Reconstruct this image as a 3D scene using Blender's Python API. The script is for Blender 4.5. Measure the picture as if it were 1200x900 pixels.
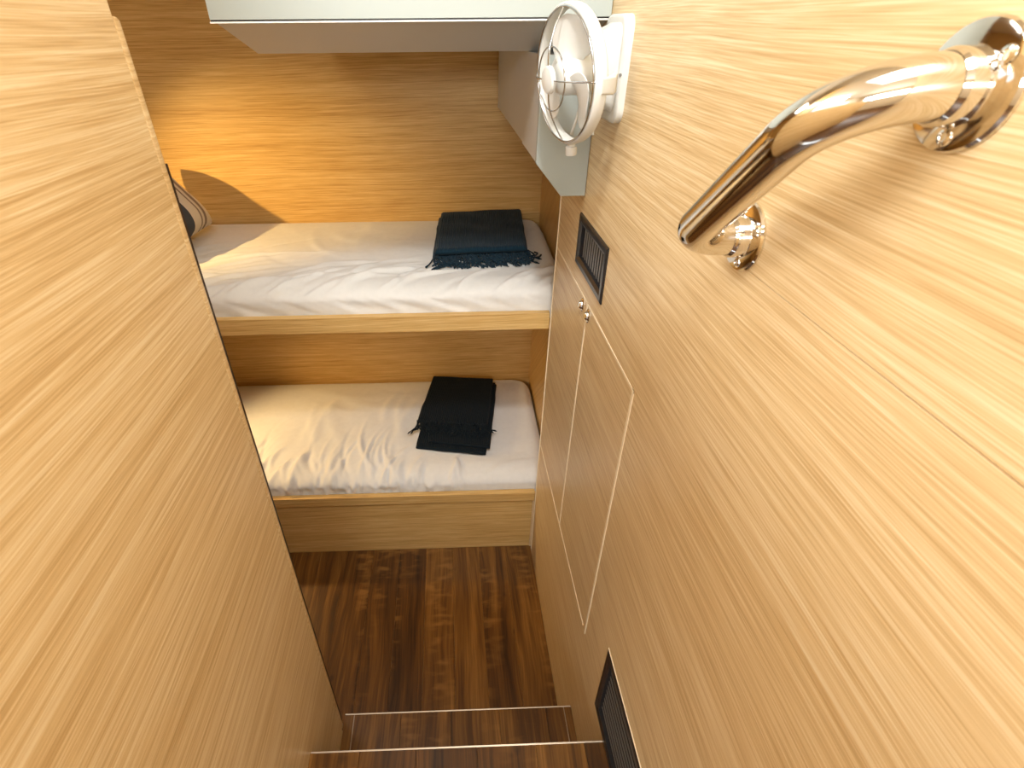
import bpy, bmesh, math, random
from math import sin, cos, pi, sqrt, exp, radians
from mathutils import Vector, Matrix, noise

for o in list(bpy.data.objects):
    bpy.data.objects.remove(o)
sc = bpy.context.scene
C = sc.collection
H = 1.628                       # camera height above the cabin floor (m)
ANG = -0.01489                  # the bunks stand 0.85 degrees off square to the corridor wall
R = 0.27                        # corridor wall on the right (x)
L = -0.302                      # panel on the left (x)
PIV = Vector((R, 1.2825))       # right end of the bunk fronts
CA, SA = cos(ANG), sin(ANG)
ZF = -1.628
Z1 = -1.427                     # lower tread
Z2 = -1.160                     # upper tread


def W(x, y, z):
    return Vector((x, y, z + H))


# ------------------------------------------------------------------ camera
cd = bpy.data.cameras.new('camera')
cam = bpy.data.objects.new('camera', cd)
C.objects.link(cam)
yaw, pit, rol = 0.04107, 0.59684, 0.0094
fwd = Vector((sin(yaw) * cos(pit), cos(yaw) * cos(pit), -sin(pit)))
rgt = Vector((cos(yaw), -sin(yaw), 0))
dwn = fwd.cross(rgt)
r2 = rgt * cos(rol) + dwn * sin(rol)
d2 = -rgt * sin(rol) + dwn * cos(rol)
m = Matrix((r2, -d2, -fwd)).transposed().to_4x4()
m.translation = W(0, 0, 0)
cam.matrix_world = m
cd.sensor_width = 36
cd.lens = 612.997 / 1200 * 36
cd.shift_x = 46.987 / 1200
cd.clip_start = 0.01
cd.dof.use_dof = True
cd.dof.focus_distance = 1.05
cd.dof.aperture_fstop = 11.0
sc.camera = cam

# ------------------------------------------------------------------ world, lights, exposure
wd = bpy.data.worlds.new('world')
sc.world = wd
wd.use_nodes = True
bg = wd.node_tree.nodes['Background']
bg.inputs[0].default_value = (0.92, 0.96, 1.0, 1)
bg.inputs[1].default_value = 1.0


def area(name, loc, target, sx, sy, power, col):
    l = bpy.data.lights.new(name, 'AREA')
    l.shape = 'RECTANGLE'
    l.size, l.size_y, l.energy, l.color = sx, sy, power, col
    o = bpy.data.objects.new(name, l)
    C.objects.link(o)
    o.location = W(*loc)
    o.rotation_euler = (W(*target) - W(*loc)).to_track_quat('-Z', 'Y').to_euler()
    return o


# added daylight for an assumed deck hatch above and saloon window behind the camera
area('assumed_hatch_light', (0.0, -0.12, 0.93), (0.0, 0.05, -1.0), 0.56, 0.60, 1.8, (0.97, 0.99, 1.0))
area('right_wall_fill', (-1.28, 0.02, 0.88), (0.27, 0.30, -0.30), 0.90, 0.40, 12.0, (0.97, 0.99, 1.0))  # unseen fill light added under the closed ceiling to brighten the right wall
area('assumed_rear_window_light', (-0.55, -1.95, 0.42), (0.0, 0.3, -0.1), 1.5, 0.42, 17.0, (0.97, 0.99, 1.0))
# unseen fill light added to brighten the bunks, round the corner behind the left panel
area('cabin_fill_light', (-0.62, 0.92, 0.42), (-0.35, 1.22, -0.8), 0.50, 0.24, 1.3, (1.0, 0.94, 0.86))


def spot(name, loc, target, power, col, ang, blend, rad):
    l = bpy.data.lights.new(name, 'SPOT')
    l.energy, l.color, l.spot_size, l.spot_blend, l.shadow_soft_size = power, col, radians(ang), blend, rad
    o = bpy.data.objects.new(name, l)
    C.objects.link(o)
    o.location = W(*loc)
    o.rotation_euler = (W(*target) - W(*loc)).to_track_quat('-Z', 'Y').to_euler()
    return o


# fill light added above the frame to brighten the top of the left panel
area('left_panel_fill', (0.16, 0.06, 0.60), (-0.30, 0.20, -0.05), 0.24, 0.24, 2.4, (1.0, 0.98, 0.94))
# fill spot added over the steps to brighten the mattresses
spot('bunk_fill_spot', (-0.02, 0.22, 0.76), (0.03, 1.42, -0.66), 26.0, (0.97, 0.99, 1.0), 50, 1.0, 0.06)
# warm reading lamps at the head of each bunk, round the corner behind the left panel
spot('upper_reading_lamp', (-1.20, 1.15, -0.135), (-0.60, 1.95, -0.60), 24.0, (1.0, 0.64, 0.22), 62, 1.0, 0.010)
spot('lower_reading_lamp', (-1.05, 1.55, -0.82), (-0.42, 1.50, -1.32), 9.0, (1.0, 0.66, 0.28), 95, 0.9, 0.02)

sc.view_settings.view_transform = 'Standard'
sc.view_settings.look = 'None'
sc.view_settings.gamma = 1
sc.view_settings.use_curve_mapping = False
sc.view_settings.exposure = 1.08


# ------------------------------------------------------------------ materials
def srgb(r, g, b):
    f = lambda c: (c / 12.92 if c <= 0.04045 else ((c + 0.055) / 1.055) ** 2.4)
    return (f(r / 255), f(g / 255), f(b / 255), 1)


class NT:
    def __init__(s, name):
        s.m = bpy.data.materials.new(name)
        s.m.use_nodes = True
        s.t = s.m.node_tree
        s.b = s.t.nodes['Principled BSDF']

    def n(s, kind, **kw):
        nd = s.t.nodes.new(kind)
        for k, v in kw.items():
            setattr(nd, k, v)
        return nd

    def l(s, a, b):
        s.t.links.new(a, b)

    def math(s, op, a, b=None):
        nd = s.n('ShaderNodeMath', operation=op)
        for i, v in enumerate((a, b)):
            if v is None:
                continue
            if isinstance(v, (int, float)):
                nd.inputs[i].default_value = v
            else:
                s.l(v, nd.inputs[i])
        return nd.outputs[0]

    def noise(s, vec, scale=1.0, detail=2.0, rough=0.5, dist=0.0):
        nd = s.n('ShaderNodeTexNoise')
        s.l(vec, nd.inputs['Vector'])
        nd.inputs['Scale'].default_value = scale
        nd.inputs['Detail'].default_value = detail
        nd.inputs['Roughness'].default_value = rough
        nd.inputs['Distortion'].default_value = dist
        return nd.outputs['Fac']

    def ramp(s, fac, stops):
        nd = s.n('ShaderNodeValToRGB')
        el = nd.color_ramp.elements
        while len(el) < len(stops):
            el.new(0.5)
        for e, (p, c) in zip(el, stops):
            e.position = p
            e.color = c
        s.l(fac, nd.inputs[0])
        return nd.outputs[0]

    def mix(s, fac, a, b, kind='MIX'):
        nd = s.n('ShaderNodeMix', data_type='RGBA', blend_type=kind)
        for i, v in ((0, fac), (6, a), (7, b)):
            if isinstance(v, (int, float, tuple)):
                nd.inputs[i].default_value = v
            else:
                s.l(v, nd.inputs[i])
        return nd.outputs[2]

    def comb(s, x, y, z):
        nd = s.n('ShaderNodeCombineXYZ')
        for i, v in enumerate((x, y, z)):
            if isinstance(v, (int, float)):
                nd.inputs[i].default_value = v
            else:
                s.l(v, nd.inputs[i])
        return nd.outputs[0]

    def bump(s, h, strength, dist):
        nd = s.n('ShaderNodeBump')
        nd.inputs['Strength'].default_value = strength
        nd.inputs['Distance'].default_value = dist
        s.l(h, nd.inputs['Height'])
        s.l(nd.outputs[0], s.b.inputs['Normal'])


def plain(name, col, rough=0.5, metal=0.0, spec=0.5, **kw):
    t = NT(name)
    t.b.inputs['Base Color'].default_value = col
    t.b.inputs['Roughness'].default_value = rough
    t.b.inputs['Metallic'].default_value = metal
    t.b.inputs['Specular IOR Level'].default_value = spec
    for k, v in kw.items():
        t.b.inputs[k].default_value = v
    return t.m


def oak(name, along, lo, mid, hi, rough=0.38, seed=0.0):
    """pin-striped oak veneer; grain runs along the given world axis"""
    t = NT(name)
    geo = t.n('ShaderNodeNewGeometry')
    sep = t.n('ShaderNodeSeparateXYZ')
    t.l(geo.outputs['Position'], sep.inputs[0])
    X, Y, Z = sep.outputs
    if along == 'y':
        lg, ac = Y, t.math('ADD', Z, X)
    elif along == 'x':
        lg, ac = X, t.math('ADD', Z, Y)
    else:
        lg, ac = Z, t.math('ADD', X, Y)
    ac = t.math('ADD', ac, seed)
    warp = t.noise(t.comb(t.math('MULTIPLY', lg, 1.1), t.math('MULTIPLY', ac, 4.0), seed), 1, 2)
    ac = t.math('ADD', ac, t.math('MULTIPLY', warp, 0.035))
    broad = t.noise(t.comb(t.math('MULTIPLY', lg, 0.7), t.math('MULTIPLY', ac, 22), seed), 1, 3, 0.55)
    midn = t.noise(t.comb(t.math('MULTIPLY', lg, 2.0), t.math('MULTIPLY', ac, 140), seed + 3), 1, 3, 0.6)
    fine = t.noise(t.comb(t.math('MULTIPLY', lg, 9.0), t.math('MULTIPLY', ac, 520), seed + 7), 1, 2, 0.6)
    pore = t.noise(t.comb(t.math('MULTIPLY', lg, 26.0), t.math('MULTIPLY', ac, 700), seed + 11), 1, 1, 0.5)
    v = t.math('ADD', t.math('MULTIPLY', broad, 0.16), t.math('MULTIPLY', midn, 0.38))
    v = t.math('ADD', v, t.math('MULTIPLY', fine, 0.46))
    col = t.ramp(v, [(0.37, lo), (0.50, mid), (0.62, hi)])
    pm = t.ramp(pore, [(0.60, (0, 0, 0, 1)), (0.72, (1, 1, 1, 1))])
    col = t.mix(t.math('MULTIPLY', pm, 0.22), col, lo)
    t.l(col, t.b.inputs['Base Color'])
    t.b.inputs['Roughness'].default_value = rough
    t.b.inputs['Specular IOR Level'].default_value = 0.35
    t.bump(v, 0.25, 0.0012)
    return t.m


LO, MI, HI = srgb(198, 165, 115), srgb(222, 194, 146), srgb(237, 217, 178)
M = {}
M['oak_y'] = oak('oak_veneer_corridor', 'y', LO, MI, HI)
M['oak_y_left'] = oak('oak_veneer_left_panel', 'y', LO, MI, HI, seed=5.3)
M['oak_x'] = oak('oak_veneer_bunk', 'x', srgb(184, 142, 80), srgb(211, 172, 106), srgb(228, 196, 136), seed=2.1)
M['oak_edge'] = oak('oak_edge_banding', 'y', srgb(208, 172, 122), srgb(228, 196, 148), srgb(240, 214, 172), seed=1.0)
M['oak_pale'] = plain('pale_ply_edge', srgb(250, 234, 202), 0.5)


def walnut():
    t = NT('walnut_laminate')
    geo = t.n('ShaderNodeNewGeometry')
    info = t.n('ShaderNodeObjectInfo')
    sep = t.n('ShaderNodeSeparateXYZ')
    t.l(geo.outputs['Position'], sep.inputs[0])
    X, Y, Z = sep.outputs
    rnd = info.outputs['Random']
    off = t.math('MULTIPLY', rnd, 37.0)
    warp = t.noise(t.comb(t.math('MULTIPLY', X, 9), t.math('MULTIPLY', Y, 2.6), off), 1, 2)
    xx = t.math('ADD', t.math('ADD', X, t.math('MULTIPLY', warp, 0.05)), t.math('MULTIPLY', Z, 0.4))
    broad = t.noise(t.comb(t.math('MULTIPLY', xx, 30), t.math('MULTIPLY', Y, 1.5), off), 1, 3, 0.6)
    fine = t.noise(t.comb(t.math('MULTIPLY', xx, 240), t.math('MULTIPLY', Y, 6), off), 1, 3, 0.6)
    figure = t.noise(t.comb(t.math('MULTIPLY', X, 14), t.math('MULTIPLY', Y, 40), off), 1, 2, 0.5)
    gate = t.noise(t.comb(t.math('MULTIPLY', X, 9), t.math('MULTIPLY', Y, 1.2), t.math('ADD', off, 4.0)), 1, 1)
    v = t.math('ADD', t.math('MULTIPLY', broad, 0.62), t.math('MULTIPLY', fine, 0.30))
    v = t.math('ADD', v, t.math('MULTIPLY', t.math('SUBTRACT', rnd, 0.5), 0.13))
    col = t.ramp(v, [(0.30, srgb(50, 29, 10)), (0.44, srgb(92, 58, 20)), (0.55, srgb(124, 84, 34)), (0.68, srgb(164, 117, 56))])
    fm = t.math('MULTIPLY', t.ramp(figure, [(0.50, (0, 0, 0, 1)), (0.68, (1, 1, 1, 1))]),
                t.ramp(gate, [(0.50, (0, 0, 0, 1)), (0.64, (1, 1, 1, 1))]))
    col = t.mix(t.math('MULTIPLY', fm, 0.45), col, srgb(166, 120, 62))
    knot = t.n('ShaderNodeTexVoronoi')
    t.l(t.comb(t.math('MULTIPLY', X, 10), t.math('MULTIPLY', Y, 7), off), knot.inputs['Vector'])
    knot.inputs['Scale'].default_value = 1.0
    km = t.ramp(knot.outputs['Distance'], [(0.05, (1, 1, 1, 1)), (0.10, (0, 0, 0, 1))])
    col = t.mix(t.math('MULTIPLY', km, 0.5), col, srgb(44, 22, 10))
    t.l(col, t.b.inputs['Base Color'])
    t.b.inputs['Roughness'].default_value = 0.34
    t.bump(v, 0.15, 0.001)
    return t.m


M['walnut'] = walnut()
M['grey'] = plain('grey_laminate', srgb(164, 171, 165), 0.45)
M['grey_lightened'] = plain('grey_laminate_lightened', srgb(204, 205, 202), 0.42)  # same grey laminate, colour lightened to stand in for weak bounce light
M['white_edge'] = plain('white_edge_profile', srgb(232, 232, 226), 0.4)
M['dark_gap'] = plain('shadow_gap', srgb(24, 23, 23), 0.6)
M['white'] = plain('white_plastic', srgb(208, 207, 200), 0.32)
M['chrome'] = plain('polished_stainless', (0.80, 0.77, 0.72, 1), 0.07, 1.0)
M['wire'] = plain('chromed_wire', (0.50, 0.52, 0.53, 1), 0.16, 1.0)
M['black'] = plain('black_plastic', srgb(36, 35, 36), 0.30)
M['slat'] = plain('charcoal_slat', srgb(112, 110, 106), 0.40)
M['alu'] = plain('aluminium_trim', (0.46, 0.38, 0.29, 1), 0.36, 1.0)
M['cream'] = plain('cream_lining', srgb(226, 214, 192), 0.6)
M['darkwood'] = plain('dark_edge', srgb(50, 30, 16), 0.5)


def cloth(name, col, bs, scale, rough=0.9, sheen=0.2):
    t = NT(name)
    tc = t.n('ShaderNodeTexCoord')
    n = t.noise(tc.outputs['Object'], scale, 3, 0.6)
    c = t.mix(n, tuple(v * 0.93 for v in col[:3]) + (1,), tuple(min(1, v * 1.05) for v in col[:3]) + (1,))
    t.l(c, t.b.inputs['Base Color'])
    t.b.inputs['Roughness'].default_value = rough
    t.b.inputs['Specular IOR Level'].default_value = 0.2
    t.b.inputs['Sheen Weight'].default_value = sheen
    t.b.inputs['Sheen Roughness'].default_value = 0.5
    t.bump(n, bs, 0.001)
    return t.m


M['sheet'] = cloth('white_cotton_sheet', srgb(226, 225, 220), 0.15, 60)
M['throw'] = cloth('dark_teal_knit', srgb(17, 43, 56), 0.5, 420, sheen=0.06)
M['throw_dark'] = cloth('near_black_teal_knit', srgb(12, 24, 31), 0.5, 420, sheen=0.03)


def stripes():
    t = NT('striped_ticking')
    tc = t.n('ShaderNodeTexCoord')
    sep = t.n('ShaderNodeSeparateXYZ')
    t.l(tc.outputs['Object'], sep.inputs[0])
    d = sep.outputs[1]                     # distance across the cushion width
    cr, br, nv = srgb(222, 212, 194), srgb(140, 124, 110), srgb(58, 68, 80)
    u = t.math('ADD', t.math('MULTIPLY', d, 1 / 0.40), 0.5)
    nd = t.n('ShaderNodeValToRGB')
    nd.color_ramp.interpolation = 'CONSTANT'
    half = [(0.0, cr), (0.025, br), (0.055, cr), (0.085, br), (0.105, cr), (0.165, nv), (0.29, cr), (0.34, br), (0.36, cr), (0.43, nv)]
    st = half + [(0.57, nv), (0.605, cr), (0.72, br), (0.745, cr), (0.785, br), (0.83, cr)]
    el = nd.color_ramp.elements
    while len(el) < len(st):
        el.new(0.5)
    for e, (p, c) in zip(el, st):
        e.position, e.color = p, c
    t.l(u, nd.inputs[0])
    n = t.noise(tc.outputs['Object'], 300, 2)
    t.l(t.mix(t.math('MULTIPLY', n, 0.18), nd.outputs[0], srgb(90, 84, 78)), t.b.inputs['Base Color'])
    t.b.inputs['Roughness'].default_value = 0.9
    t.bump(n, 0.3, 0.001)
    return t.m


M['stripe'] = stripes()


# ------------------------------------------------------------------ mesh helpers
def bkw(u, v, z):
    """bunk frame: u along the bunk (0 at its right end), v into the recess"""
    return Vector((PIV.x + u * CA - v * SA, PIV.y + u * SA + v * CA, z))


def ident(x, y, z):
    return Vector((x, y, z))


def add_box(bm, a, b, f=ident, bev=0.0):
    """axis box a..b (camera-relative metres); small bevel on all edges"""
    x0, x1 = sorted((a[0], b[0])); y0, y1 = sorted((a[1], b[1])); z0, z1 = sorted((a[2], b[2]))
    vs = [bm.verts.new(f(x, y, z)) for z in (z0, z1) for y in (y0, y1) for x in (x0, x1)]
    fs = [(0, 2, 3, 1), (4, 5, 7, 6), (0, 1, 5, 4), (2, 6, 7, 3), (0, 4, 6, 2), (1, 3, 7, 5)]
    fc = [bm.faces.new([vs[i] for i in q]) for q in fs]
    if bev:
        es = list({e for q in fc for e in q.edges})
        bmesh.ops.bevel(bm, geom=es, offset=bev, segments=2, affect='EDGES', profile=0.5)
    return vs


def add_prism(bm, poly, axis, a, b, f=ident):
    """extrude a 2-D polygon along an axis; poly lists the two other coordinates in x,y,z order"""
    def p(q, t):
        if axis == 'x':
            return f(t, q[0], q[1])
        if axis == 'y':
            return f(q[0], t, q[1])
        return f(q[0], q[1], t)
    A = [bm.verts.new(p(q, a)) for q in poly]
    B = [bm.verts.new(p(q, b)) for q in poly]
    n = len(poly)
    bm.faces.new(A)
    bm.faces.new(B[::-1])
    for i in range(n):
        bm.faces.new((A[i], B[i], B[(i + 1) % n], A[(i + 1) % n]))
    bmesh.ops.recalc_face_normals(bm, faces=bm.faces)


def add_tube(bm, pts, r, n=12, caps=True, rr=None):
    pts = [Vector(p) for p in pts]
    rings = []
    up = None
    for i, p in enumerate(pts):
        d = (pts[min(i + 1, len(pts) - 1)] - pts[max(i - 1, 0)]).normalized()
        if up is None:
            up = d.orthogonal().normalized()
        up = (up - d * up.dot(d)).normalized()
        s = d.cross(up)
        q = rr[i] if rr else r
        rings.append([bm.verts.new(p + (up * cos(2 * pi * k / n) + s * sin(2 * pi * k / n)) * q) for k in range(n)])
    for a, b in zip(rings, rings[1:]):
        for k in range(n):
            bm.faces.new((a[k], a[(k + 1) % n], b[(k + 1) % n], b[k]))
    if caps:
        bm.faces.new(rings[0][::-1])
        bm.faces.new(rings[-1])
    return rings


def add_lathe(bm, prof, o, ax, n=32):
    """prof: (radius, height along axis ax) from point o"""
    ax = Vector(ax).normalized()
    e1 = ax.orthogonal().normalized()
    e2 = ax.cross(e1)
    o = Vector(o)
    rings = []
    for r, h in prof:
        if r < 1e-6:
            rings.append([bm.verts.new(o + ax * h)])
        else:
            rings.append([bm.verts.new(o + ax * h + (e1 * cos(2 * pi * k / n) + e2 * sin(2 * pi * k / n)) * r) for k in range(n)])
    for a, b in zip(rings, rings[1:]):
        for k in range(n):
            q = [a[k % len(a)], a[(k + 1) % len(a)], b[(k + 1) % len(b)], b[k % len(b)]]
            q = list(dict.fromkeys(q))
            if len(q) > 2:
                bm.faces.new(q)


def add_torus(bm, o, ax, R_, r, n=64, k=8):
    ax = Vector(ax).normalized()
    e1 = ax.orthogonal().normalized()
    e2 = ax.cross(e1)
    o = Vector(o)
    rg = []
    for i in range(n):
        c = e1 * cos(2 * pi * i / n) + e2 * sin(2 * pi * i / n)
        rg.append([bm.verts.new(o + c * (R_ + r * cos(2 * pi * j / k)) + ax * r * sin(2 * pi * j / k)) for j in range(k)])
    for i in range(n):
        a, b = rg[i], rg[(i + 1) % n]
        for j in range(k):
            bm.faces.new((a[j], a[(j + 1) % k], b[(j + 1) % k], b[j]))


def base_of(o):
    p = Vector((0, 0, 0))
    while o is not None:
        p += o.location
        o = o.parent
    return p


def obj(name, bm, mat, parent=None, smooth=False, label=None):
    """link ONE mesh; vertices are camera-relative and move to the thing's own origin"""
    bmesh.ops.recalc_face_normals(bm, faces=bm.faces)
    for v in bm.verts:
        v.co.z += H
    if parent is None:
        xs = [v.co for v in bm.verts]
        mn = Vector((min(c.x for c in xs), min(c.y for c in xs), min(c.z for c in xs)))
        mx = Vector((max(c.x for c in xs), max(c.y for c in xs), max(c.z for c in xs)))
        org = Vector(((mn.x + mx.x) / 2, (mn.y + mx.y) / 2, mn.z))
    else:
        org = base_of(parent)
    for v in bm.verts:
        v.co -= org
    me = bpy.data.meshes.new(name)
    bm.to_mesh(me)
    bm.free()
    if smooth:
        me.polygons.foreach_set('use_smooth', [True] * len(me.polygons))
        if smooth != 'all':
            me.set_sharp_from_angle(angle=radians(38))
    me.materials.append(M[mat])
    o = bpy.data.objects.new(name, me)
    C.objects.link(o)
    if parent is None:
        o.location = org
    else:
        o.parent = parent
    if label:
        o['label'] = label
    return o


def tag(o, label, cat, group=None, kind=None):
    o['label'] = label
    o['category'] = cat
    if group:
        o['group'] = group
    if kind:
        o['kind'] = kind
    return o


def thing(name, label, cat, base, group=None, kind=None):
    o = bpy.data.objects.new(name, None)
    o.empty_display_size = 0.05
    C.objects.link(o)
    o.location = W(*base)
    return tag(o, label, cat, group, kind)


def box(name, a, b, mat, parent=None, f=ident, bev=0.0, label=None):
    bm = bmesh.new()
    add_box(bm, a, b, f, bev)
    return obj(name, bm, mat, parent, label=label)


# ------------------------------------------------------------------ corridor wall on the right
WT = R + 0.055
DY0, DYM, DY1 = 1.2640, 0.9375, 0.6315       # cabinet doors: far, middle, near seams
DZT, DZB = -0.4526, -1.1050
VY0, VY1, VZT, VZB = 0.8485, 1.0630, -0.3095, -0.4145   # upper vent
LY0, LY1, LZT, LZB = 0.2200, 0.5130, -0.9500, -1.1570   # lower vent
SEAM = -0.1840
YEND = 1.2700

wr = thing('wall_right', 'light oak veneered corridor wall with fan, grab handle and vents', 'wall', (R, 0.4, ZF), kind='structure')
bm = bmesh.new()
# upper panel: the joint with the panel below opens from beside the handle towards the viewer
add_prism(bm, [(-2.0, 0.95), (YEND, 0.95), (YEND, SEAM), (0.452, SEAM), (0.430, SEAM + 0.0006), (0.15, SEAM + 0.0014), (-2.0, SEAM + 0.0016)], 'x', R, WT)
obj('upper_panel', bm, 'oak_y', wr)
bm = bmesh.new()
for y0, y1, z0, z1 in [(-2.0, YEND, VZT, SEAM), (-2.0, VY0, VZB, VZT), (VY1, YEND, VZB, VZT),
                       (-2.0, YEND, DZT, VZB), (-2.0, DY1, LZT, DZT), (DY1, YEND, ZF - .02, DZB),
                       (LY1, DY1, LZB, LZT), (-2.0, LY0, LZB, LZT), (-2.0, DY1, ZF - .02, LZB), (DY0 + .0012, YEND, DZB, DZT)]:
    add_box(bm, (R, y0, z0), (WT, y1, z1))
obj('lower_panel', bm, 'oak_y', wr)
box('backing', (WT - 0.012, VY0, VZB), (WT, VY1, VZT), 'dark_gap', wr)
box('backing', (WT - 0.012, LY0, LZB), (WT, LY1, LZT), 'dark_gap', wr)
box('backing', (R + 0.0021, -1.9, SEAM - 0.002), (R + 0.03, 0.5, SEAM + 0.004), 'oak_edge', wr)
box('edge_strip', (R - 0.0018, YEND - 0.0004, ZF + 0.004), (R + 0.054, YEND + 0.0030, 0.44), 'oak_pale', wr, bev=0.0004, label='pale edge banding on the end of the wall')

cab = thing('cabinet', 'flush two-door oak cabinet built into the wall beside the bunks', 'cabinet', (R, 0.93, DZB))
lw, lp = 0.0021, 0.0008
for a, b in (((DY1, DZT - lw), (DY0, DZT - lw)), ((DY1 + 0.02, DZB + lw), (DY0, DZB + lw)), ((DYM, DZB), (DYM, DZT)), ((DY1 + lw * 1.7, DZB), (DY1 + lw * 1.7, DZT))):
    vert = a[0] == b[0]
    wv, wh = (lw * 1.7, 0.0) if vert else (0.0, lw)
    box('lipping', (R - lp - (0.00015 if vert else 0), min(a[0], b[0]) - wv, min(a[1], b[1]) - wh), (R + 0.006, max(a[0], b[0]) + wv - (0 if vert else .003), max(a[1], b[1]) + wh), 'oak_pale', cab)
box('carcass', (R + 0.0186, DY1 + .0008, DZB + .0008), (WT - 0.020, DY0 + .0004, DZT - .0008), 'oak_edge', cab)
g = 0.0004
for (y0, y1, ly, lb) in ((DYM + g, DY0 - g * 0.5, 0.972, 'far door of the flush cabinet, narrower in view'), (DY1 + g, DYM - g, 0.921, 'near door of the flush cabinet')):
    bm = bmesh.new()
    add_box(bm, (R, y0, DZB + g), (R + 0.018, y1, DZT - g))
    d = obj('door', bm, 'oak_y', cab, label=lb)
    bm = bmesh.new()
    lo = Vector((R, ly, -0.4725))
    add_lathe(bm, [(0.0115, 0), (0.0115, 0.0015), (0.0095, 0.003), (0.0080, 0.0024), (0.0074, 0.0024), (0.0070, 0.0060), (0.0055, 0.0080), (0, 0.0084)], lo, (-1, 0, 0), 28)
    for v in bm.verts:
        v.co.z = lo.z + (v.co.z - lo.z) * 1.25
    obj('latch', bm, 'chrome', d, smooth=True, label='chrome push latch')


def vent(y0, y1, z0, z1, label, n, vertical, proud, rim):
    t = thing('air_vent', label, 'vent', (R, (y0 + y1) / 2, z0))
    e = 0.0006
    y0 += e; y1 -= e; z0 += e; z1 -= e
    bm = bmesh.new()
    # frame with a sloping inner lip, as four mitred bars
    sec = [(0.0, 0.024), (0.0, -proud * 0.6), (0.003, -proud), (rim * 0.62, -proud), (rim, -proud * 0.2), (rim, 0.024)]
    loops = []
    for (i, dx) in sec:
        loops.append([bm.verts.new((R + dx, yy, zz)) for yy, zz in ((y0 + i, z0 + i), (y1 - i, z0 + i), (y1 - i, z1 - i), (y0 + i, z1 - i))])
    loops.append(loops[0])
    for a, b in zip(loops, loops[1:]):
        for k in range(4):
            bm.faces.new((a[k], a[(k + 1) % 4], b[(k + 1) % 4], b[k]))
    obj('frame', bm, 'black', t)
    iy0, iy1, iz0, iz1 = y0 + rim, y1 - rim, z0 + rim, z1 - rim
    box('backing', (R + 0.0068, iy0, iz0), (R + 0.0235, iy1, iz1), 'dark_gap', t)
    for k in range(n):
        q = (k + 0.5) / n
        bm = bmesh.new()
        if vertical:
            c = iy0 + (iy1 - iy0) * q
            w = (iy1 - iy0) / n
            add_prism(bm, [(R + 0.0058, c - w * 0.24), (R + 0.0050, c + w * 0.05), (R + 0.0058, c + w * 0.24), (R + 0.0066, c + w * 0.20), (R + 0.0066, c - w * 0.20)], 'z', iz0 + .0002, iz1 - .0002)
        else:
            c = iz0 + (iz1 - iz0) * q
            w = (iz1 - iz0) / n
            add_prism(bm, [(R + 0.0058, c - w * 0.24), (R + 0.0050, c + w * 0.05), (R + 0.0058, c + w * 0.24), (R + 0.0066, c + w * 0.20), (R + 0.0066, c - w * 0.20)], 'y', iy0 + .0002, iy1 - .0002)
        obj('slat', bm, 'slat', t)
    return t


vent(VY0, VY1, VZB, VZT, 'black slatted air vent above the cabinet latches', 11, True, 0.004, 0.019)
lv = vent(LY0, LY1, LZB, LZT, 'black slatted air vent low on the wall beside the steps', 10, False, 0.002, 0.020)
box('cutout_edge', (R - 0.0012, LY0, LZT - 0.0004), (R + 0.02, LY1 + 0.001, LZT + 0.0016), 'oak_pale', wr, label='pale cut edge above the low vent')

# ------------------------------------------------------------------ left panel
wl = thing('wall_left', 'large light oak veneered panel along the left of the steps', 'wall', (L, 0, ZF), kind='structure')
bm = bmesh.new()
add_prism(bm, [(L - 0.035, -0.6), (L, -0.6), (L, 0.6000), (L - 0.002, 0.6035), (L - 0.035, 0.6035)], 'z', ZF - .02, 0.09)
obj('panel', bm, 'oak_y_left', wl)
bm = bmesh.new()
prof = [(L - 0.034, 0.6036), (L - 0.0030, 0.6036), (L - 0.0012, 0.6050), (L - 0.0008, 0.6085), (L - 0.0012, 0.6140), (L - 0.0040, 0.6180), (L - 0.008, 0.6190), (L - 0.034, 0.6190)]
add_prism(bm, prof, 'z', Z1 + 0.001, 0.012)
top = [v for v in bm.verts if v.co.z > 0]
for v in top:
    v.co.z -= max(0, (v.co.y - 0.607)) * 0.5
obj('edge_strip', bm, 'oak_y_left', wl, smooth=True, label='rounded oak edging on the end of the panel')
box('shadow_joint', (L - 0.0345, 0.6191, Z1 + 0.001), (L - 0.0046, 0.6260, -0.12), 'darkwood', wl)

# ------------------------------------------------------------------ floor of planks
fl = thing('floor', 'dark walnut strip floor between the steps and the bunks', 'floor', (-0.4, 1.0, ZF), kind='structure')
box('subfloor', (-1.66, 0.55, ZF - 0.03), (R + 0.08, 1.99, ZF - 0.006), 'darkwood', fl)
random.seed(4)
PW = 0.0985
meshes = {}
x = R - 0.0006
k = 0
while x > -1.38:
    ends = [0.60, 1.33]
    for a, b in zip(ends, ends[1:]):
        bm = bmesh.new()
        add_box(bm, (x - PW + 0.0003, a + 0.0003, ZF - 0.006), (x, b - 0.0003, ZF + random.uniform(-0.0001, 0.0001)), bev=0.0004)
        obj('plank', bm, 'walnut', fl)
    x -= PW
    k += 1

# ------------------------------------------------------------------ steps
def sy(x):                      # nosing lines run parallel to the bunks
    return (x - R) * SA / CA


def fstep(x, y, z):
    return Vector((x, y + sy(x), z))


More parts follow.
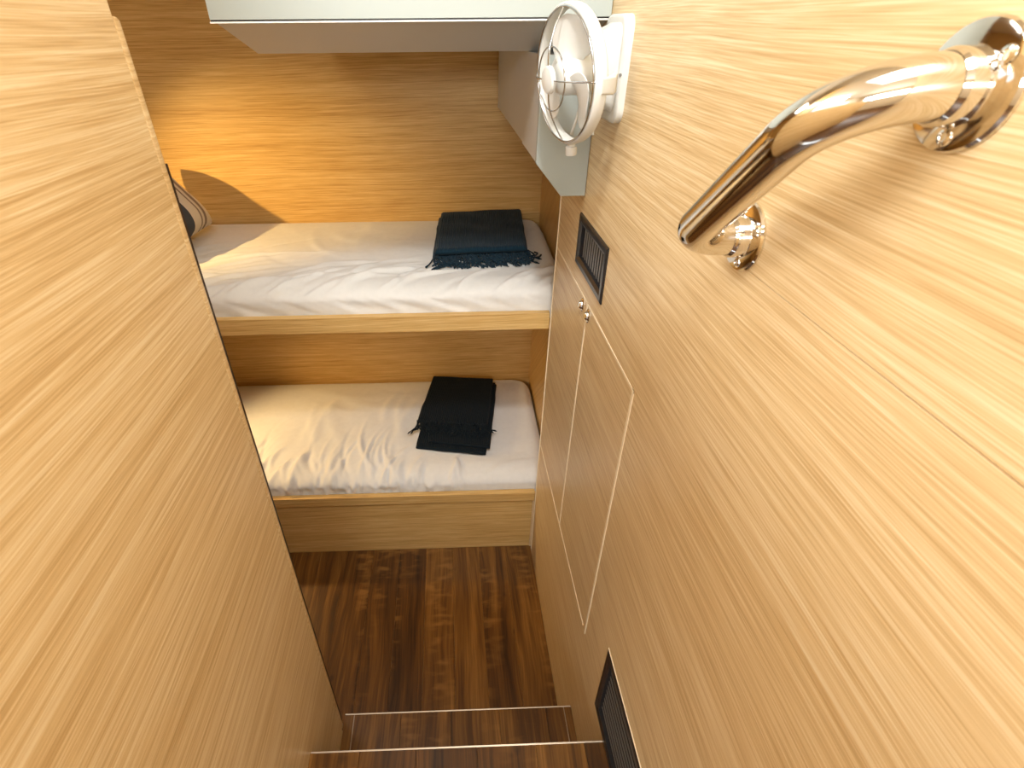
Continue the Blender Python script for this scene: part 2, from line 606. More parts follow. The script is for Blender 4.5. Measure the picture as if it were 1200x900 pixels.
def step(label, z, ynose, yback, zbot, inset, widths, seed):
    t = thing('step', label, 'step', ((L + R) / 2, (ynose + yback) / 2, zbot), 'steps down to the cabin')
    x0, x1 = L + 0.0004, R - 0.0004
    box('riser', (x0, yback, zbot), (x1, ynose - 0.004, z - 0.014), 'walnut', t, fstep)
    edges = [x0]
    random.seed(seed)
    q = x0
    for w in widths:
        q += w
        if q < x1 - 0.03:
            edges.append(q)
    edges.append(x1)
    for a, b in zip(edges, edges[1:]):
        box('tread_board', (a + 0.0003, yback, z - 0.0138), (b - 0.0003, ynose - 0.0022, z), 'walnut', t, fstep, 0.0003)
    bm = bmesh.new()
    add_prism(bm, [(ynose - 0.0022, z - 0.018), (ynose, z - 0.018), (ynose + 0.0004, z + 0.0006), (ynose - 0.0004, z + 0.0014), (ynose - 0.0030, z + 0.0008), (ynose - 0.0022, z)], 'x', x0 + 0.001, x1 - 0.001, fstep)
    obj('nosing', bm, 'alu', t, label='thin metal nosing strip')
    if inset:
        for xx in (-0.2785, 0.2495):
            box('trim_strip', (xx, yback, z - 0.001), (xx + 0.0022, ynose - 0.004, z + 0.0012), 'alu', t, fstep, 0.0003)
    return t


step('lower walnut step with thin side trims, next to the cabin floor', Z1, 0.6292, 0.30, ZF, True, [0.0237, 0.118, 0.124, 0.122, 0.118], 1)
step('upper walnut step nearest the viewer with a metal nosing', Z2, 0.4445, 0.10, Z1 + 0.0016, False, [0.095, 0.11, 0.118, 0.115, 0.095], 2)
box_l = box('landing', (-1.6, -2.0, -0.96), (R, 0.10, -0.93), 'walnut')
tag(box_l, 'walnut landing floor at the head of the steps', 'floor', kind='structure')
box_l.name = 'floor_landing'

# ------------------------------------------------------------------ the bunk recess
UR = 0.0545                     # recess side wall, to the right of the corridor wall's face
UL = -1.62
DB = 0.652
wb = thing('wall_back', 'oak veneered back wall of the bunk recess', 'wall', tuple(bkw(-0.7, DB, ZF)), kind='structure')
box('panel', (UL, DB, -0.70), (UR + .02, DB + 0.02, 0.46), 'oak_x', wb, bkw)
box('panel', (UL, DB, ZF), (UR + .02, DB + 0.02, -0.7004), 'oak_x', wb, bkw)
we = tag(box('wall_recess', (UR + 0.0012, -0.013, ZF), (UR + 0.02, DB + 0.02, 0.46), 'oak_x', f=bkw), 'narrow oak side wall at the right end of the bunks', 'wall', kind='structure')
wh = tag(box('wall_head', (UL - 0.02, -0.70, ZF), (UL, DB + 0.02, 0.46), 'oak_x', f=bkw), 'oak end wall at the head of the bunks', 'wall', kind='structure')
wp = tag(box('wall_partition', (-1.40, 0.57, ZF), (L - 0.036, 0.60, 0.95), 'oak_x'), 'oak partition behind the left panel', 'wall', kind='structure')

RZ1, RZ1b = -0.6465, -0.6945    # upper rail top and underside
RZ2, RZ2b = -1.3380, -1.3760    # lower rail
up = thing('bunk', 'upper oak bunk shelf with a plain front rail', 'bunk', tuple(bkw(-0.7, 0.3, RZ1b)))
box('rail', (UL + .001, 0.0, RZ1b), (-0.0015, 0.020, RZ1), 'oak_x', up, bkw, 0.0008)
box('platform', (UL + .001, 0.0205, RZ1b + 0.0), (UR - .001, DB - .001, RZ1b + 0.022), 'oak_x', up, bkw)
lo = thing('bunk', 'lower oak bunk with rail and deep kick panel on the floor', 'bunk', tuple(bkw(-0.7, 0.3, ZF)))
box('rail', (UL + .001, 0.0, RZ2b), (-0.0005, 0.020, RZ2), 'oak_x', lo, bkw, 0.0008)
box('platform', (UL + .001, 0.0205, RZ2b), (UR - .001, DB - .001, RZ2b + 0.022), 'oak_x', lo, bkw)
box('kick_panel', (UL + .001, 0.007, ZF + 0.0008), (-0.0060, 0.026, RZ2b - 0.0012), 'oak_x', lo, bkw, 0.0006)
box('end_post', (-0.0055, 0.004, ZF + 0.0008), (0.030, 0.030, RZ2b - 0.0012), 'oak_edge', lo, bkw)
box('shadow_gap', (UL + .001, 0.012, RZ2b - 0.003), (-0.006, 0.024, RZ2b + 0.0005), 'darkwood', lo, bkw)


# ------------------------------------------------------------------ mattresses
def make_folds(seed, spec):
    random.seed(seed)
    out = []
    for (n, u0, u1, v0, v1, a0, a1, l0, l1, w0, w1, h0, h1) in spec:
        for _ in range(n):
            a = radians(random.uniform(a0, a1))
            out.append((random.uniform(u0, u1), random.uniform(v0, v1), cos(a), sin(a), random.uniform(l0, l1),
                        random.uniform(w0, w1), random.uniform(h0, h1) * random.choice((1, 1, -0.6))))
    return out


def fold_height(folds, u, v):
    h = 0
    for (cu, cv, c, s, ln, w, a) in folds:
        du, dv = u - cu, v - cv
        p = (du * c + dv * s) / ln
        if abs(p) > 2.2:
            continue
        q = (-du * s + dv * c + 0.18 * ln * p * p) / w
        if abs(q) > 3:
            continue
        h += a * exp(-p * p) * (exp(-q * q) if q > 0 else exp(-q * q * 0.35))
    return h


def mattress(label, zb, zt, folds, front, seed, thv):
    v0, v1 = 0.022, DB - 0.004
    u0, u1 = UL + 0.01, UR - 0.003
    r, rw = 0.036, 0.075
    us = [u0 + (u1 - r - u0) * i / 300 for i in range(301)] + [u1 - r + r * sin(pi / 2 * i / 12) for i in range(1, 13)]
    bm = bmesh.new()
    cols = []
    for u in us:
        t = max(0.0, (u - (u1 - r)) / r)
        ins = r * (1 - sqrt(max(0, 1 - t * t)))
        tb = max(0.0, (u - (u1 - 0.085)) / 0.085)
        insb = 0.085 * (1 - sqrt(max(0, 1 - tb * tb))) * 0.95
        a, b, top = v0 + ins * 0.6, v1 - insb, zt - ins
        pr = []
        for i in range(9):
            pr.append((a, zb + (top - r - zb) * i / 9, 'f'))
        for i in range(17):
            th = pi / 2 * i / 16
            pr.append((a + rw * (1 - cos(th)), top - r + r * sin(th), 'e'))
        nv = 116
        for i in range(1, nv):
            pr.append((a + rw + (b - a - rw - r) * i / nv, top, 't'))
        for i in range(13):
            th = pi / 2 * i / 12
            pr.append((b - r + r * sin(th), top - r + r * cos(th), 'b'))
        pr.append((b, zb, 'b'))
        col = []
        for (v, z, k) in pr:
            lowf = noise.noise(Vector((u * 3.1, v * 4.0, seed))) * 0.006 + noise.noise(Vector((u * 9, v * 9, seed + 5))) * 0.0025
            h = fold_height(folds, u, v) + lowf
            calm = max(0.0, min(1.0, max((-0.34 - u) / 0.06, (u + 0.02) / 0.05, (thv - v) / 0.05)))
            h = 0.017 * math.tanh(h / 0.017) * calm - 0.002 * (1 - calm)
            h += noise.noise(Vector((u * 34 - v * 20, v * 26, seed + 9))) * 0.0007
            edge = 1.0
            if k == 't':
                edge = min(1, (b - v) / 0.06)
                z2, v2 = z + h * edge, v
            elif k in 'fe':
                q = (z - zb) / (top - zb)
                fh = front(u, q)
                v2 = v - fh * (1 - 0.7 * (k == 'e') * max(0, q - .6) / .4)
                z2 = z + h * max(0, min(1, 1.4 * (z - (top - r)) / r)) + fh * 0.6 * q
                if q < 0.001:
                    v2 = v
            else:
                z2, v2 = z + lowf * 0.3 * ((z - zb) / (zt - zb)), v
            if u > u1 - 0.001:
                v2 = v
            col.append(bm.verts.new(bkw(u, v2, z2)))
        cols.append(col)
    for A, B in zip(cols, cols[1:]):
        for i in range(len(A) - 1):
            bm.faces.new((A[i], B[i], B[i + 1], A[i + 1]))
    bm.faces.new(cols[0])
    bm.faces.new(cols[-1][::-1])
    bot = [c[0] for c in cols] + [c[-1] for c in cols[::-1]]
    bm.faces.new(bot)
    o = obj('mattress', bm, 'sheet', None, 'all')
    return tag(o, label, 'mattress')


ZM1, ZM2 = -0.5750, -1.2800
f_up = make_folds(11, [
    (46, -1.1, 0.04, 0.02, 0.18, 24, 55, 0.05, 0.13, 0.0035, 0.008, 0.005, 0.0105),
    (24, -1.1, 0.03, 0.10, 0.42, 8, 40, 0.07, 0.18, 0.005, 0.010, 0.0025, 0.0060),
    (10, -0.5, 0.03, 0.30, 0.60, -10, 30, 0.05, 0.14, 0.008, 0.018, 0.0015, 0.0035),
    (8, -0.95, -0.55, 0.20, 0.60, 95, 140, 0.06, 0.14, 0.012, 0.026, 0.003, 0.006)])
f_lo = make_folds(23, [
    (52, -1.05, -0.26, 0.03, 0.19, 72, 108, 0.04, 0.12, 0.004, 0.009, 0.006, 0.013),
    (10, -0.95, -0.25, 0.20, 0.45, 60, 115, 0.08, 0.16, 0.012, 0.024, 0.003, 0.006),
    (8, -0.30, 0.02, 0.03, 0.25, 20, 60, 0.05, 0.12, 0.007, 0.014, 0.001, 0.003),
    (8, -1.0, -0.1, 0.42, 0.62, 140, 175, 0.08, 0.2, 0.012, 0.022, 0.002, 0.004)])


def front_up(u, q):
    return (0.0055 * noise.noise(Vector((u * 16 + q * 3.5, q * 2.2, 3.0))) + 0.0035 * noise.noise(Vector((u * 45 + q * 9, q * 3, 8.0)))) * sin(pi * min(1, q + 0.15))


def front_lo(u, q):
    k = min(1, max(0.15, (-0.18 - u) / 0.15))
    return k * (0.010 * noise.noise(Vector((u * 38, q * 1.5, 1.0))) + 0.006 * noise.noise(Vector((u * 80, q * 2.5, 6.0)))) * sin(pi * min(1, q * 0.9 + 0.1))


mattress('mattress with wrinkled white sheet on the upper bunk', RZ1b + 0.0225, ZM1, f_up, front_up, 2.0, 0.20)
mattress('mattress with puckered white sheet on the lower bunk', RZ2b + 0.0225, ZM2, f_lo, front_lo, 7.0, 0.15)


# ------------------------------------------------------------------ folded throws
def slab(bm, quad, z0, th, nu, nt, pitch, rib, seed, sag=0.0015):
    """soft folded layer: quad = back-left, back-right, front-right, front-left; ribs run front to back"""
    BL_, BR_, FR, FL = [Vector((p[0], p[1])) for p in quad]
    wid = ((BR_ - BL_).length + (FR - FL).length) / 2
    r = th / 2
    depth = ((FL - BL_).length + (FR - BR_).length) / 2
    loops = []
    for i in range(nu + 1):
        s = i / nu
        es = min(s, 1 - s) * wid
        sh = 1.0 if es > r else sqrt(max(0.02, 1 - (1 - es / r) ** 2))
        loop = []
        def pt(t, z, rr):
            a = BL_.lerp(BR_, s)
            b = FL.lerp(FR, s)
            p = a.lerp(b, t)
            wob = 0.003 * noise.noise(Vector((s * 4, t * 3, seed)))
            p = p + Vector((0.004 * noise.noise(Vector((t * 5, seed, s))), wob))
            zz = z0 + r + (z - r) * sh
            if rr:
                zz += rib * sin(2 * pi * s * wid / pitch) * sh + sag * noise.noise(Vector((p.x * 14, p.y * 14, seed)))
            return bm.verts.new((p.x, p.y, zz))
        q = r / depth
        for j in range(nt + 1):
            loop.append(pt(q + (1 - 2 * q) * j / nt, th, True))
        for j in range(1, 6):
            a = pi * j / 6
            loop.append(pt(1 - q + q * sin(a), r + r * cos(a), True if j < 4 else False))
        for j in range(0, 7):
            loop.append(pt(1 - q - (1 - 2 * q) * j / 6, 0, False))
        for j in range(1, 6):
            a = pi * j / 6
            loop.append(pt(q - q * sin(a), r - r * cos(a), True if j > 2 else False))
        loops.append(loop)
    n = len(loops[0])
    for a, b in zip(loops, loops[1:]):
        for k in range(n):
            bm.faces.new((a[k], b[k], b[(k + 1) % n], a[(k + 1) % n]))
    bm.faces.new(loops[0][::-1])
    bm.faces.new(loops[-1])


def fringe(bm, p0, p1, dirv, n, ln, z0, z1, seed, rad=0.0021):
    random.seed(seed)
    p0, p1, dirv = Vector(p0), Vector(p1), Vector(dirv).normalized()
    side = Vector((-dirv.y, dirv.x))
    for i in range(n):
        s = (i + random.uniform(-0.3, 0.3)) / (n - 1)
        a = p0.lerp(p1, min(1, max(0, s)))
        l = ln * random.uniform(0.75, 1.15)
        sw = random.uniform(-0.35, 0.45)
        cv = random.uniform(-0.25, 0.25)
        pts, rr = [], []
        lift = random.uniform(0, 0.005)
        for j in range(9):
            t = j / 8
            p = a + dirv * l * t + side * l * (sw * t + cv * sin(t * pi * 1.4))
            z = z0 + (z1 - z0) * min(1, t * 2.2) + lift * sin(pi * min(1, t * 1.2)) + rad
            pts.append((p.x, p.y, z))
            rr.append(rad * (1 + 0.25 * sin(t * 22 + i)) * (1.35 if j in (7,) else (0.5 if j == 8 else 1)))
        add_tube(bm, pts, rad, 6, True, rr)


tb = thing('throw_blanket', 'dark teal ribbed throw folded on the upper bunk, fringe towards the viewer', 'blanket', (0.1, 1.70, ZM1 + 0.002), 'folded throws')
zz = ZM1 + 0.003
bm = bmesh.new()
slab(bm, [(-0.036, 1.888), (0.262, 1.908), (0.236, 1.520), (-0.052, 1.505)], zz, 0.017, 340, 40, 0.0068, 0.0007, 1.0)
obj('lower_fold', bm, 'throw', tb, 'all')
bm = bmesh.new()
slab(bm, [(-0.026, 1.884), (0.261, 1.903), (0.230, 1.508), (-0.044, 1.492)], zz + 0.0175, 0.019, 340, 48, 0.0068, 0.0013, 3.0, 0.004)
obj('upper_fold', bm, 'throw', tb, 'all')
bm = bmesh.new()
fringe(bm, (-0.048, 1.508), (0.234, 1.524), (0.02, -1), 92, 0.074, zz + 0.008, zz - 0.001, 5)
fringe(bm, (-0.046, 1.512), (0.236, 1.530), (0.25, -1), 60, 0.062, zz + 0.013, zz + 0.004, 6)
for pts in ([(0.228, 1.526, zz + 0.008), (0.245, 1.512, zz + .004), (0.262, 1.520, zz + .003), (0.268, 1.536, zz + .003), (0.258, 1.541, zz + .004)],
            [(0.230, 1.520, zz + 0.006), (0.250, 1.500, zz + .003), (0.268, 1.506, zz + .002), (0.276, 1.522, zz + .002)],
            [(-0.048, 1.512, zz + 0.006), (-0.056, 1.485, zz + .002), (-0.064, 1.460, zz + .002), (-0.070, 1.444, zz + .003)]):
    add_tube(bm, pts, 0.0024, 6, True, [0.0024] * (len(pts) - 1) + [0.0034])
fr = obj('fringe', bm, 'throw', tb, 'all')
fr['kind'] = 'stuff'

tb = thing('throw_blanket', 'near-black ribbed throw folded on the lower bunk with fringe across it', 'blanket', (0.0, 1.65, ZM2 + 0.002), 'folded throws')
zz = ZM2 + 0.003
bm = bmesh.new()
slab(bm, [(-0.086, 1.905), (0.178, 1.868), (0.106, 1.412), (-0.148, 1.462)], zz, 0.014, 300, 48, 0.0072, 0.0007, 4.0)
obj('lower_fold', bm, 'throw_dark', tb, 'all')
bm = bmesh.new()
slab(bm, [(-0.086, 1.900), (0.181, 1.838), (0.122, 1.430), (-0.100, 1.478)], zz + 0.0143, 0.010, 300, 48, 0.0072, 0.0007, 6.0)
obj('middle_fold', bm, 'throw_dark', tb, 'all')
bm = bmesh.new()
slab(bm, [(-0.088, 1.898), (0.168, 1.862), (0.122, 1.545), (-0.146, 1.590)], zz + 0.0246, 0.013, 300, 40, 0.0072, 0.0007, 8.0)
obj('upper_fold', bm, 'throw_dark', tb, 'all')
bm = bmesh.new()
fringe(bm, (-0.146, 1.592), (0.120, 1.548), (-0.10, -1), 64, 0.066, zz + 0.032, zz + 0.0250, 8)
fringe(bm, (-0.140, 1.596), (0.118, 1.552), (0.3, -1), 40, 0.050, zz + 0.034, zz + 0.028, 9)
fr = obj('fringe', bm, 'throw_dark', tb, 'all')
fr['kind'] = 'stuff'

# ------------------------------------------------------------------ striped cushion at the head of the upper bunk
bm = bmesh.new()
CW, CH, CT = 0.40, 0.24, 0.13
gn = 44
top_, bot_ = [], []
for i in range(gn + 1):
    ra, rb = [], []
    for j in range(gn + 1):
        a, b = -1 + 2 * i / gn, -1 + 2 * j / gn
        px = a * CW / 2 * (1 - 0.05 * (1 - b * b) * 0 - 0.06 * abs(b) ** 3 * 0)
        # edges bow in a little between the corners
        px = a * CW / 2 * (1 - 0.05 * (1 - b * b))
        py = b * CH / 2 * (1 - 0.05 * (1 - a * a))
        f_ = max(0, (1 - a ** 4) * (1 - b ** 4)) ** 0.5
        wv = 0.003 * noise.noise(Vector((a * 3, b * 3, 1.0)))
        ra.append((px, py, (CT / 2 + wv) * f_))
        rb.append((px, py, -(CT / 2 + wv) * f_))
    top_.append(ra)
    bot_.append(rb)
# local frame: width along y, height leaning back towards the head end, thickness normal
tilt = radians(52)
e_h = Vector((-cos(tilt), 0, sin(tilt)))
e_n = Vector((sin(tilt), 0, cos(tilt)))
e_w = Vector((0.05, 1, 0)).normalized()
cc = Vector((-0.895, 1.640, -0.452))
vt = [[bm.verts.new(cc + e_w * p[0] + e_h * p[1] + e_n * p[2]) for p in row] for row in top_]
vb = [[(vt[i][j] if i in (0, gn) or j in (0, gn) else bm.verts.new(cc + e_w * p[0] + e_h * p[1] + e_n * p[2])) for j, p in enumerate(row)] for i, row in enumerate(bot_)]
for i in range(gn):
    for j in range(gn):
        bm.faces.new((vt[i][j], vt[i + 1][j], vt[i + 1][j + 1], vt[i][j + 1]))
        q = list(dict.fromkeys((vb[i][j], vb[i][j + 1], vb[i + 1][j + 1], vb[i + 1][j])))
        try:
            bm.faces.new(q)
        except ValueError:
            pass
cu = obj('striped_cushion', bm, 'stripe', None, 'all')
tag(cu, 'cream, grey and navy striped cushion at the left of the upper bunk', 'cushion')

# ------------------------------------------------------------------ overhead lockers
ok = thing('overhead_locker', 'wide pale grey overhead locker along the top of the back wall', 'locker', (0, 1.4, -0.04))
YF = 1.007


def flk(x, y, z):
    return Vector((x, y + sy(x), z))


bm = bmesh.new()
add_prism(bm, [(YF + 0.012, 0.0128), (YF + 0.212, -0.0375), (1.93, -0.0375), (1.93, 0.449), (YF + 0.012, 0.449)], 'x', -0.362, R - 0.0006, flk)
obj('body', bm, 'grey_lightened', ok)
box('front_panel', (-0.364, YF, 0.0140), (R - 0.001, YF + 0.0118, 0.449), 'grey', ok, flk, 0.0006)
box('edge_profile', (-0.3645, YF - 0.0006, 0.0095), (R - 0.001, YF + 0.013, 0.0118), 'white_edge', ok, flk, 0.0003, label='white edge profile under the locker front')
box('shadow_gap', (-0.3635, YF + 0.001, 0.0117), (R - 0.0012, YF + 0.0125, 0.0141), 'dark_gap', ok, flk)

sk = thing('side_locker', 'grey side locker with slanted corner, on the right wall below the fan', 'locker', (0.22, 1.05, -0.273))
ps = [(0.1695, -0.0385), (0.1695, -0.2125), (0.2215, -0.2735), (R - 0.0006, -0.2735), (R - 0.0006, -0.0385)]
bm = bmesh.new()
add_prism(bm, ps, 'y', 1.0625, 1.266)
psb = [(0.172, -0.0385), (0.172, -0.2125), (0.2235, -0.2725), (R + 0.045, -0.2725), (R + 0.045, -0.0385)]
add_prism(bm, psb, 'y', 1.2745, 1.915)
obj('body', bm, 'grey_lightened', sk)
bm = bmesh.new()
add_prism(bm, [(0.1690, -0.0390), (0.1690, -0.2128), (0.2213, -0.2740), (R - 0.0012, -0.2740), (R - 0.0012, -0.0390)], 'y', 1.0500, 1.0622)
obj('end_panel', bm, 'grey', sk, label='pale grey end panel with one slanted corner')
box('joint', (0.1705, 1.266, -0.21), (R - 0.001, 1.2746, -0.04), 'grey_lightened', sk)

# ------------------------------------------------------------------ cabin fan on the wall
fan = thing('wall_fan', 'white gimballed cabin fan with wire guard mounted on the right wall', 'fan', (R, 0.905, -0.125))
FC = Vector((0.1905, 0.892, -0.0600))
an = radians(73)
AX = Vector((-sin(an), -cos(an), -0.09)).normalized()        # the way the fan blows
TN = Vector((cos(an), -sin(an), 0))         # across, towards the viewer
UP = TN.cross(AX).normalized()
UP = UP if UP.z > 0 else -UP
RO = 0.0915
bm = bmesh.new()
add_lathe(bm, [(RO - 0.0006, -0.003), (RO + 0.0004, 0.004), (RO, 0.0115), (RO - 0.0018, 0.0140), (RO - 0.0052, 0.0138), (RO - 0.0070, 0.0105), (RO - 0.0078, 0.003), (RO - 0.0062, -0.0045), (RO - 0.0025, -0.0056), (RO - 0.0006, -0.003)], FC, AX, 72)
rim = obj('rim', bm, 'white', fan, True)
# guard of bright wires
wr_ = 0.00115
wires = []
for k in range(4):
    a = pi / 2 * k
    d = UP * cos(a) + TN * sin(a)
    pts = []
    for i in range(15):
        t = i / 14
        rad = (RO - 0.003) * (1 - t) + 0.014 * t
        pts.append(FC + d * rad + AX * (0.014 + 0.0255 * sin(pi / 2 * min(1, t * 1.12))))
    pts.insert(0, FC + d * (RO - 0.002) + AX * 0.006)
    bm = bmesh.new()
    add_tube(bm, pts, wr_, 8)
    obj('guard_wire', bm, 'wire', fan, 'all')
bm = bmesh.new()
add_torus(bm, FC + AX * 0.0345, AX, 0.0415, wr_, 56, 8)
obj('guard_ring', bm, 'wire', fan, 'all')
bm = bmesh.new()
add_torus(bm, FC + AX * 0.0152, AX, RO - 0.0048, wr_ * 1.2, 72, 8)
obj('guard_ring', bm, 'wire', fan, 'all')
bm = bmesh.new()
add_lathe(bm, [(0, 0.0445), (0.010, 0.0440), (0.0165, 0.0425), (0.0185, 0.0400), (0.0185, 0.0365), (0.016, 0.0355), (0, 0.0355)], FC, AX, 36)
obj('guard_cap', bm, 'white', fan, True, label='round white cap at the centre of the guard')
# motor and blades
bm = bmesh.new()
add_lathe(bm, [(0, 0.0270), (0.012, 0.0265), (0.020, 0.0225), (0.0235, 0.015), (0.0245, 0.0), (0.0255, -0.006), (0.0265, -0.020), (0.0245, -0.034), (0.018, -0.040), (0, -0.0405)], FC, AX, 40)
mot = obj('motor', bm, 'white', fan, True)
for k in range(3):
    a0 = radians(-2 + 120 * k)
    bm = bmesh.new()
    nr, na = 14, 12
    rows = [[], []]
    for side in (0, 1):
        for i in range(nr + 1):
            s = i / nr
            rad = 0.021 + (RO - 0.0135 - 0.021) * s
            halfw = radians(24 + 22 * sin(pi * min(1, 0.15 + 0.75 * s))) * (1 if s < 0.86 else sqrt(max(0.10, 1 - ((s - 0.86) / 0.145) ** 2)))
            row = []
            for j in range(na + 1):
                q = -1 + 2 * j / na
                ang = a0 + halfw * q + 0.25 * s
                d = UP * cos(ang) + TN * sin(ang)
                ax = 0.004 - 0.0125 * q * (1 - 0.25 * s) + 0.004 * (1 - q * q) + (-0.0008 if side else 0.0008)
                row.append(bm.verts.new(FC + d * rad + AX * ax))
            rows[side].append(row)
    for i in range(nr):
        for j in range(na):
            for side in (0, 1):
                q = rows[side]
                bm.faces.new((q[i][j], q[i + 1][j], q[i + 1][j + 1], q[i][j + 1]))
    for i in range(nr):
        for j in (0, na):
            bm.faces.new((rows[0][i][j], rows[0][i + 1][j], rows[1][i + 1][j], rows[1][i][j]))
    for j in range(na):
        for i in (0, nr):
            bm.faces.new((rows[0][i][j], rows[0][i][j + 1], rows[1][i][j + 1], rows[1][i][j]))
    obj('blade', bm, 'white', fan, True)
# motor bracket arms behind
for a in (radians(150), radians(195)):
    d = UP * cos(a) + TN * sin(a)
    bm = bmesh.new()
    add_tube(bm, [FC + d * 0.022 - AX * 0.022, FC + d * 0.05 - AX * 0.020, FC + d * (RO - 0.004) - AX * 0.012], 0.0024, 8)
    obj('bracket', bm, 'white', fan, 'all')
# bottom knob
bm = bmesh.new()
add_lathe(bm, [(0, -0.0185), (0.0080, -0.0185), (0.0090, -0.0170), (0.0090, -0.0060), (0.0065, -0.0045), (0.0065, 0.001), (0, 0.001)], FC - UP * RO, UP, 24)
obj('knob', bm, 'white', fan, True)


def rrect(cy, cz, hy, hz, r, n=6):
    out = []
    for (sy_, sz_, a0) in ((1, 1, 0), (-1, 1, 90), (-1, -1, 180), (1, -1, 270)):
        for i in range(n + 1):
            a = radians(a0 + 90 * i / n)
            out.append((cy + sy_ * (hy - r) + r * cos(a), cz + sz_ * (hz - r) + r * sin(a)))
    return out


def loft(bm, secs):
    rings = [[bm.verts.new((x, p[0], p[1])) for p in poly] for x, poly in secs]
    n = len(rings[0])
    for a, b in zip(rings, rings[1:]):
        for k in range(n):
            bm.faces.new((a[k], a[(k + 1) % n], b[(k + 1) % n], b[k]))
    bm.faces.new(rings[0][::-1])
    bm.faces.new(rings[-1])


PY, PZ = 0.932, -0.054
bm = bmesh.new()
loft(bm, [(R - 0.0002, rrect(PY, PZ, 0.055, 0.0705, 0.020)), (R - 0.010, rrect(PY, PZ, 0.055, 0.0705, 0.020)), (R - 0.0135, rrect(PY, PZ, 0.052, 0.0675, 0.018)), (R - 0.0140, rrect(PY, PZ, 0.050, 0.0655, 0.017))])
obj('base_plate', bm, 'white', fan, True)
bm = bmesh.new()
loft(bm, [(R - 0.0139, rrect(PY, PZ + 0.002, 0.046, 0.0580, 0.018)), (R - 0.018, rrect(PY, PZ + 0.002, 0.043, 0.0555, 0.018)), (R - 0.034, rrect(PY - 0.002, PZ + 0.003, 0.038, 0.0490, 0.017)), (R - 0.044, rrect(PY - 0.004, PZ + 0.003, 0.034, 0.0450, 0.016)), (R - 0.047, rrect(PY - 0.004, PZ + 0.003, 0.030, 0.0410, 0.014))])
obj('housing', bm, 'white', fan, True)
bm = bmesh.new()
NE = FC + TN * (RO + 0.001)
loft(bm, [(NE.x + 0.030, rrect(NE.y + 0.060, NE.z - 0.006, 0.012, 0.013, 0.004)), (NE.x + 0.016, rrect(NE.y + 0.020, NE.z - 0.006, 0.010, 0.012, 0.004)), (NE.x - 0.004, rrect(NE.y + 0.003, NE.z - 0.006, 0.0065, 0.010, 0.003))])
obj('pivot_arm', bm, 'white', fan, True)
bm = bmesh.new()
add_tube(bm, [FC - TN * (RO - 0.002) + UP * 0.002 + AX * 0.004, FC - TN * (RO + 0.010) + UP * 0.002 + AX * 0.004], 0.003, 12)
obj('pivot_pin', bm, 'wire', fan, True)
bm = bmesh.new()
add_lathe(bm, [(0.0022, 0), (0.0022, 0.0008), (0, 0.001)], (R - 0.012, PY - 0.0545, PZ - 0.004), (0, -1, 0), 12)
obj('screw', bm, 'slat', fan, True)

# ------------------------------------------------------------------ grab handle
gh = thing('grab_handle', 'curved polished steel grab handle with round flanges on the right wall', 'grab handle', (R, 0.375, -0.19))
S = Vector((R, 0.4575, -0.1585))
B = Vector((R, 0.2960, -0.0270))


def fillet(p, rs, n=14):
    out = [p[0]]
    for i in range(1, len(p) - 1):
        a = (p[i - 1] - p[i]).normalized()
        b = (p[i + 1] - p[i]).normalized()
        ang = a.angle(b)
        tl = rs[i - 1] / math.tan(ang / 2)
        c = p[i] + (a + b).normalized() * (rs[i - 1] / sin(ang / 2))
        s, e = p[i] + a * tl - c, p[i] + b * tl - c
        th = s.angle(e)
        for k in range(n + 1):
            t = k / n
            out.append(c + s * (sin((1 - t) * th) / sin(th)) + e * (sin(t * th) / sin(th)))
    out.append(p[-1])
    return out


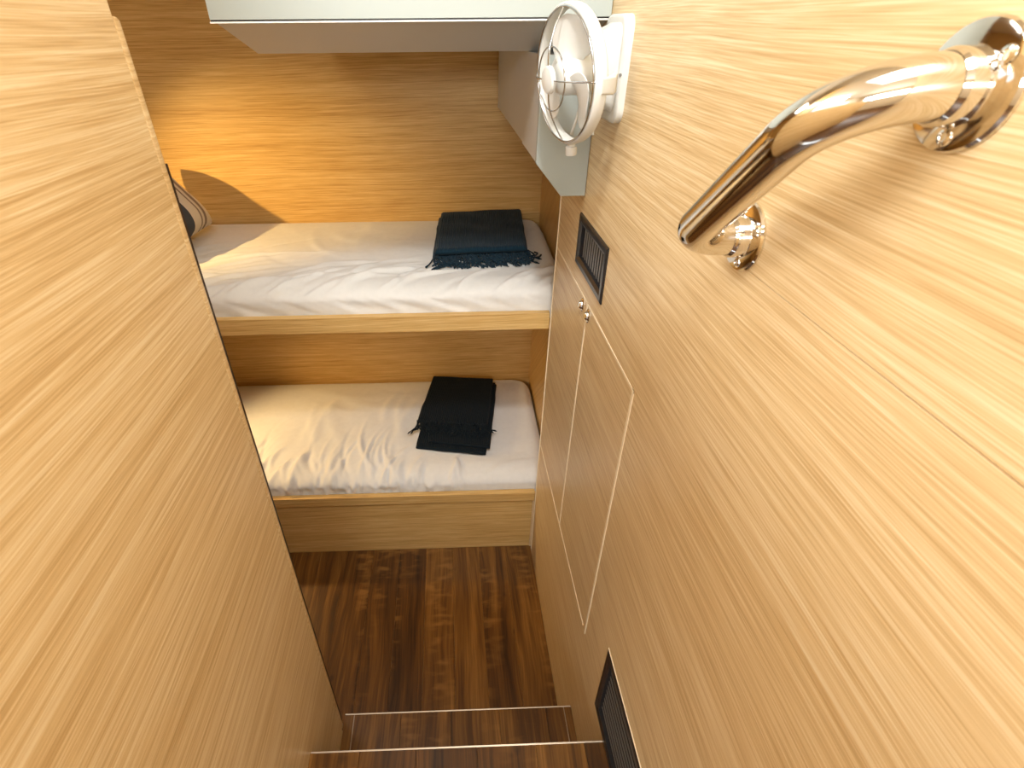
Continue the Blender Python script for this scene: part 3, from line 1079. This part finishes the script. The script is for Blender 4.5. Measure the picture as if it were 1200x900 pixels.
RT = 0.0163
p = [S + Vector((-0.003, 0, 0)), S + Vector((-0.0555, 0, 0)), B + Vector((-0.067, 0, 0)), B + Vector((-0.003, 0, 0))]
path = fillet(p, [0.034, 0.046], 24)
bm = bmesh.new()
add_tube(bm, path, RT, 40)
obj('bar', bm, 'chrome', gh, True)
for c, lb, ang0 in ((S, 'far flange of the handle', 75), (B, 'near flange of the handle', 20)):
    bm = bmesh.new()
    add_lathe(bm, [(0.0310, 0.0002), (0.0312, 0.0020), (0.0300, 0.0038), (0.0270, 0.0046), (0.0190, 0.0054), (0.0184, 0.0070), (0.0184, 0.0150), (0.0178, 0.0160), (RT + 0.0002, 0.0184)], c, (-1, 0, 0), 56)
    fo = obj('flange', bm, 'chrome', gh, True, label=lb)
    for k in range(2 if c is S else 3):
        a = radians(ang0 + (180 if c is S else 120) * k)
        q = c + Vector((-0.0049, cos(a) * 0.0232, sin(a) * 0.0232))
        bm = bmesh.new()
        add_lathe(bm, [(0.0046, 0), (0.0042, 0.0010), (0.0026, 0.0016), (0.0022, 0.0008), (0, 0.0006)], q, (-1, 0, 0), 18)
        obj('screw', bm, 'chrome', fo, True)

# ------------------------------------------------------------------ the saloon behind and above (never in frame, encloses the light; hatch and windows assumed)
ce = tag(box('ceiling', (-1.62, 1.02, 0.45), (R + 0.06, 2.0, 0.48), 'cream'), 'cream ceiling over the bunk cabin', 'ceiling', kind='structure')
t = thing('ceiling_saloon', 'cream saloon ceiling with an assumed open deck hatch', 'ceiling', (-0.6, -0.4, 0.95), kind='structure')
for a, b in (((-1.62, -2.02, 0.95), (-0.30, 1.02, 0.98)), ((0.30, -2.02, 0.95), (R + 0.06, 1.02, 0.98)), ((-0.30, -2.02, 0.95), (0.30, -0.44, 0.98)), ((-0.30, 0.20, 0.95), (0.30, 1.02, 0.98))):
    box('panel', a, b, 'cream', t)
tag(box('wall_soffit', (-1.62, 1.02, 0.48), (R + 0.06, 1.04, 0.95), 'cream'), 'cream soffit above the bunk cabin', 'wall', kind='structure')
t = thing('wall_rear', 'cream saloon wall with an assumed long window opening', 'wall', (-0.6, -2.0, -0.93), kind='structure')
for a, b in (((-1.62, -2.02, -0.93), (R, -2.0, 0.20)), ((-1.62, -2.02, 0.64), (R, -2.0, 0.95)), ((-1.62, -2.02, 0.20), (-1.32, -2.0, 0.64)), ((0.22, -2.02, 0.20), (R, -2.0, 0.64))):
    box('panel', a, b, 'cream', t)
t = thing('wall_saloon', 'cream side wall of the saloon with an assumed long window opening', 'wall', (-1.63, -0.7, -0.93), kind='structure')
for a, b in (((-1.64, -2.02, -0.93), (-1.62, 0.60, 0.25)), ((-1.64, -2.02, 0.70), (-1.62, 0.60, 0.95)), ((-1.64, -2.02, 0.25), (-1.62, -1.15, 0.70)), ((-1.64, 0.45, 0.25), (-1.62, 0.60, 0.70))):
    box('panel', a, b, 'cream', t)
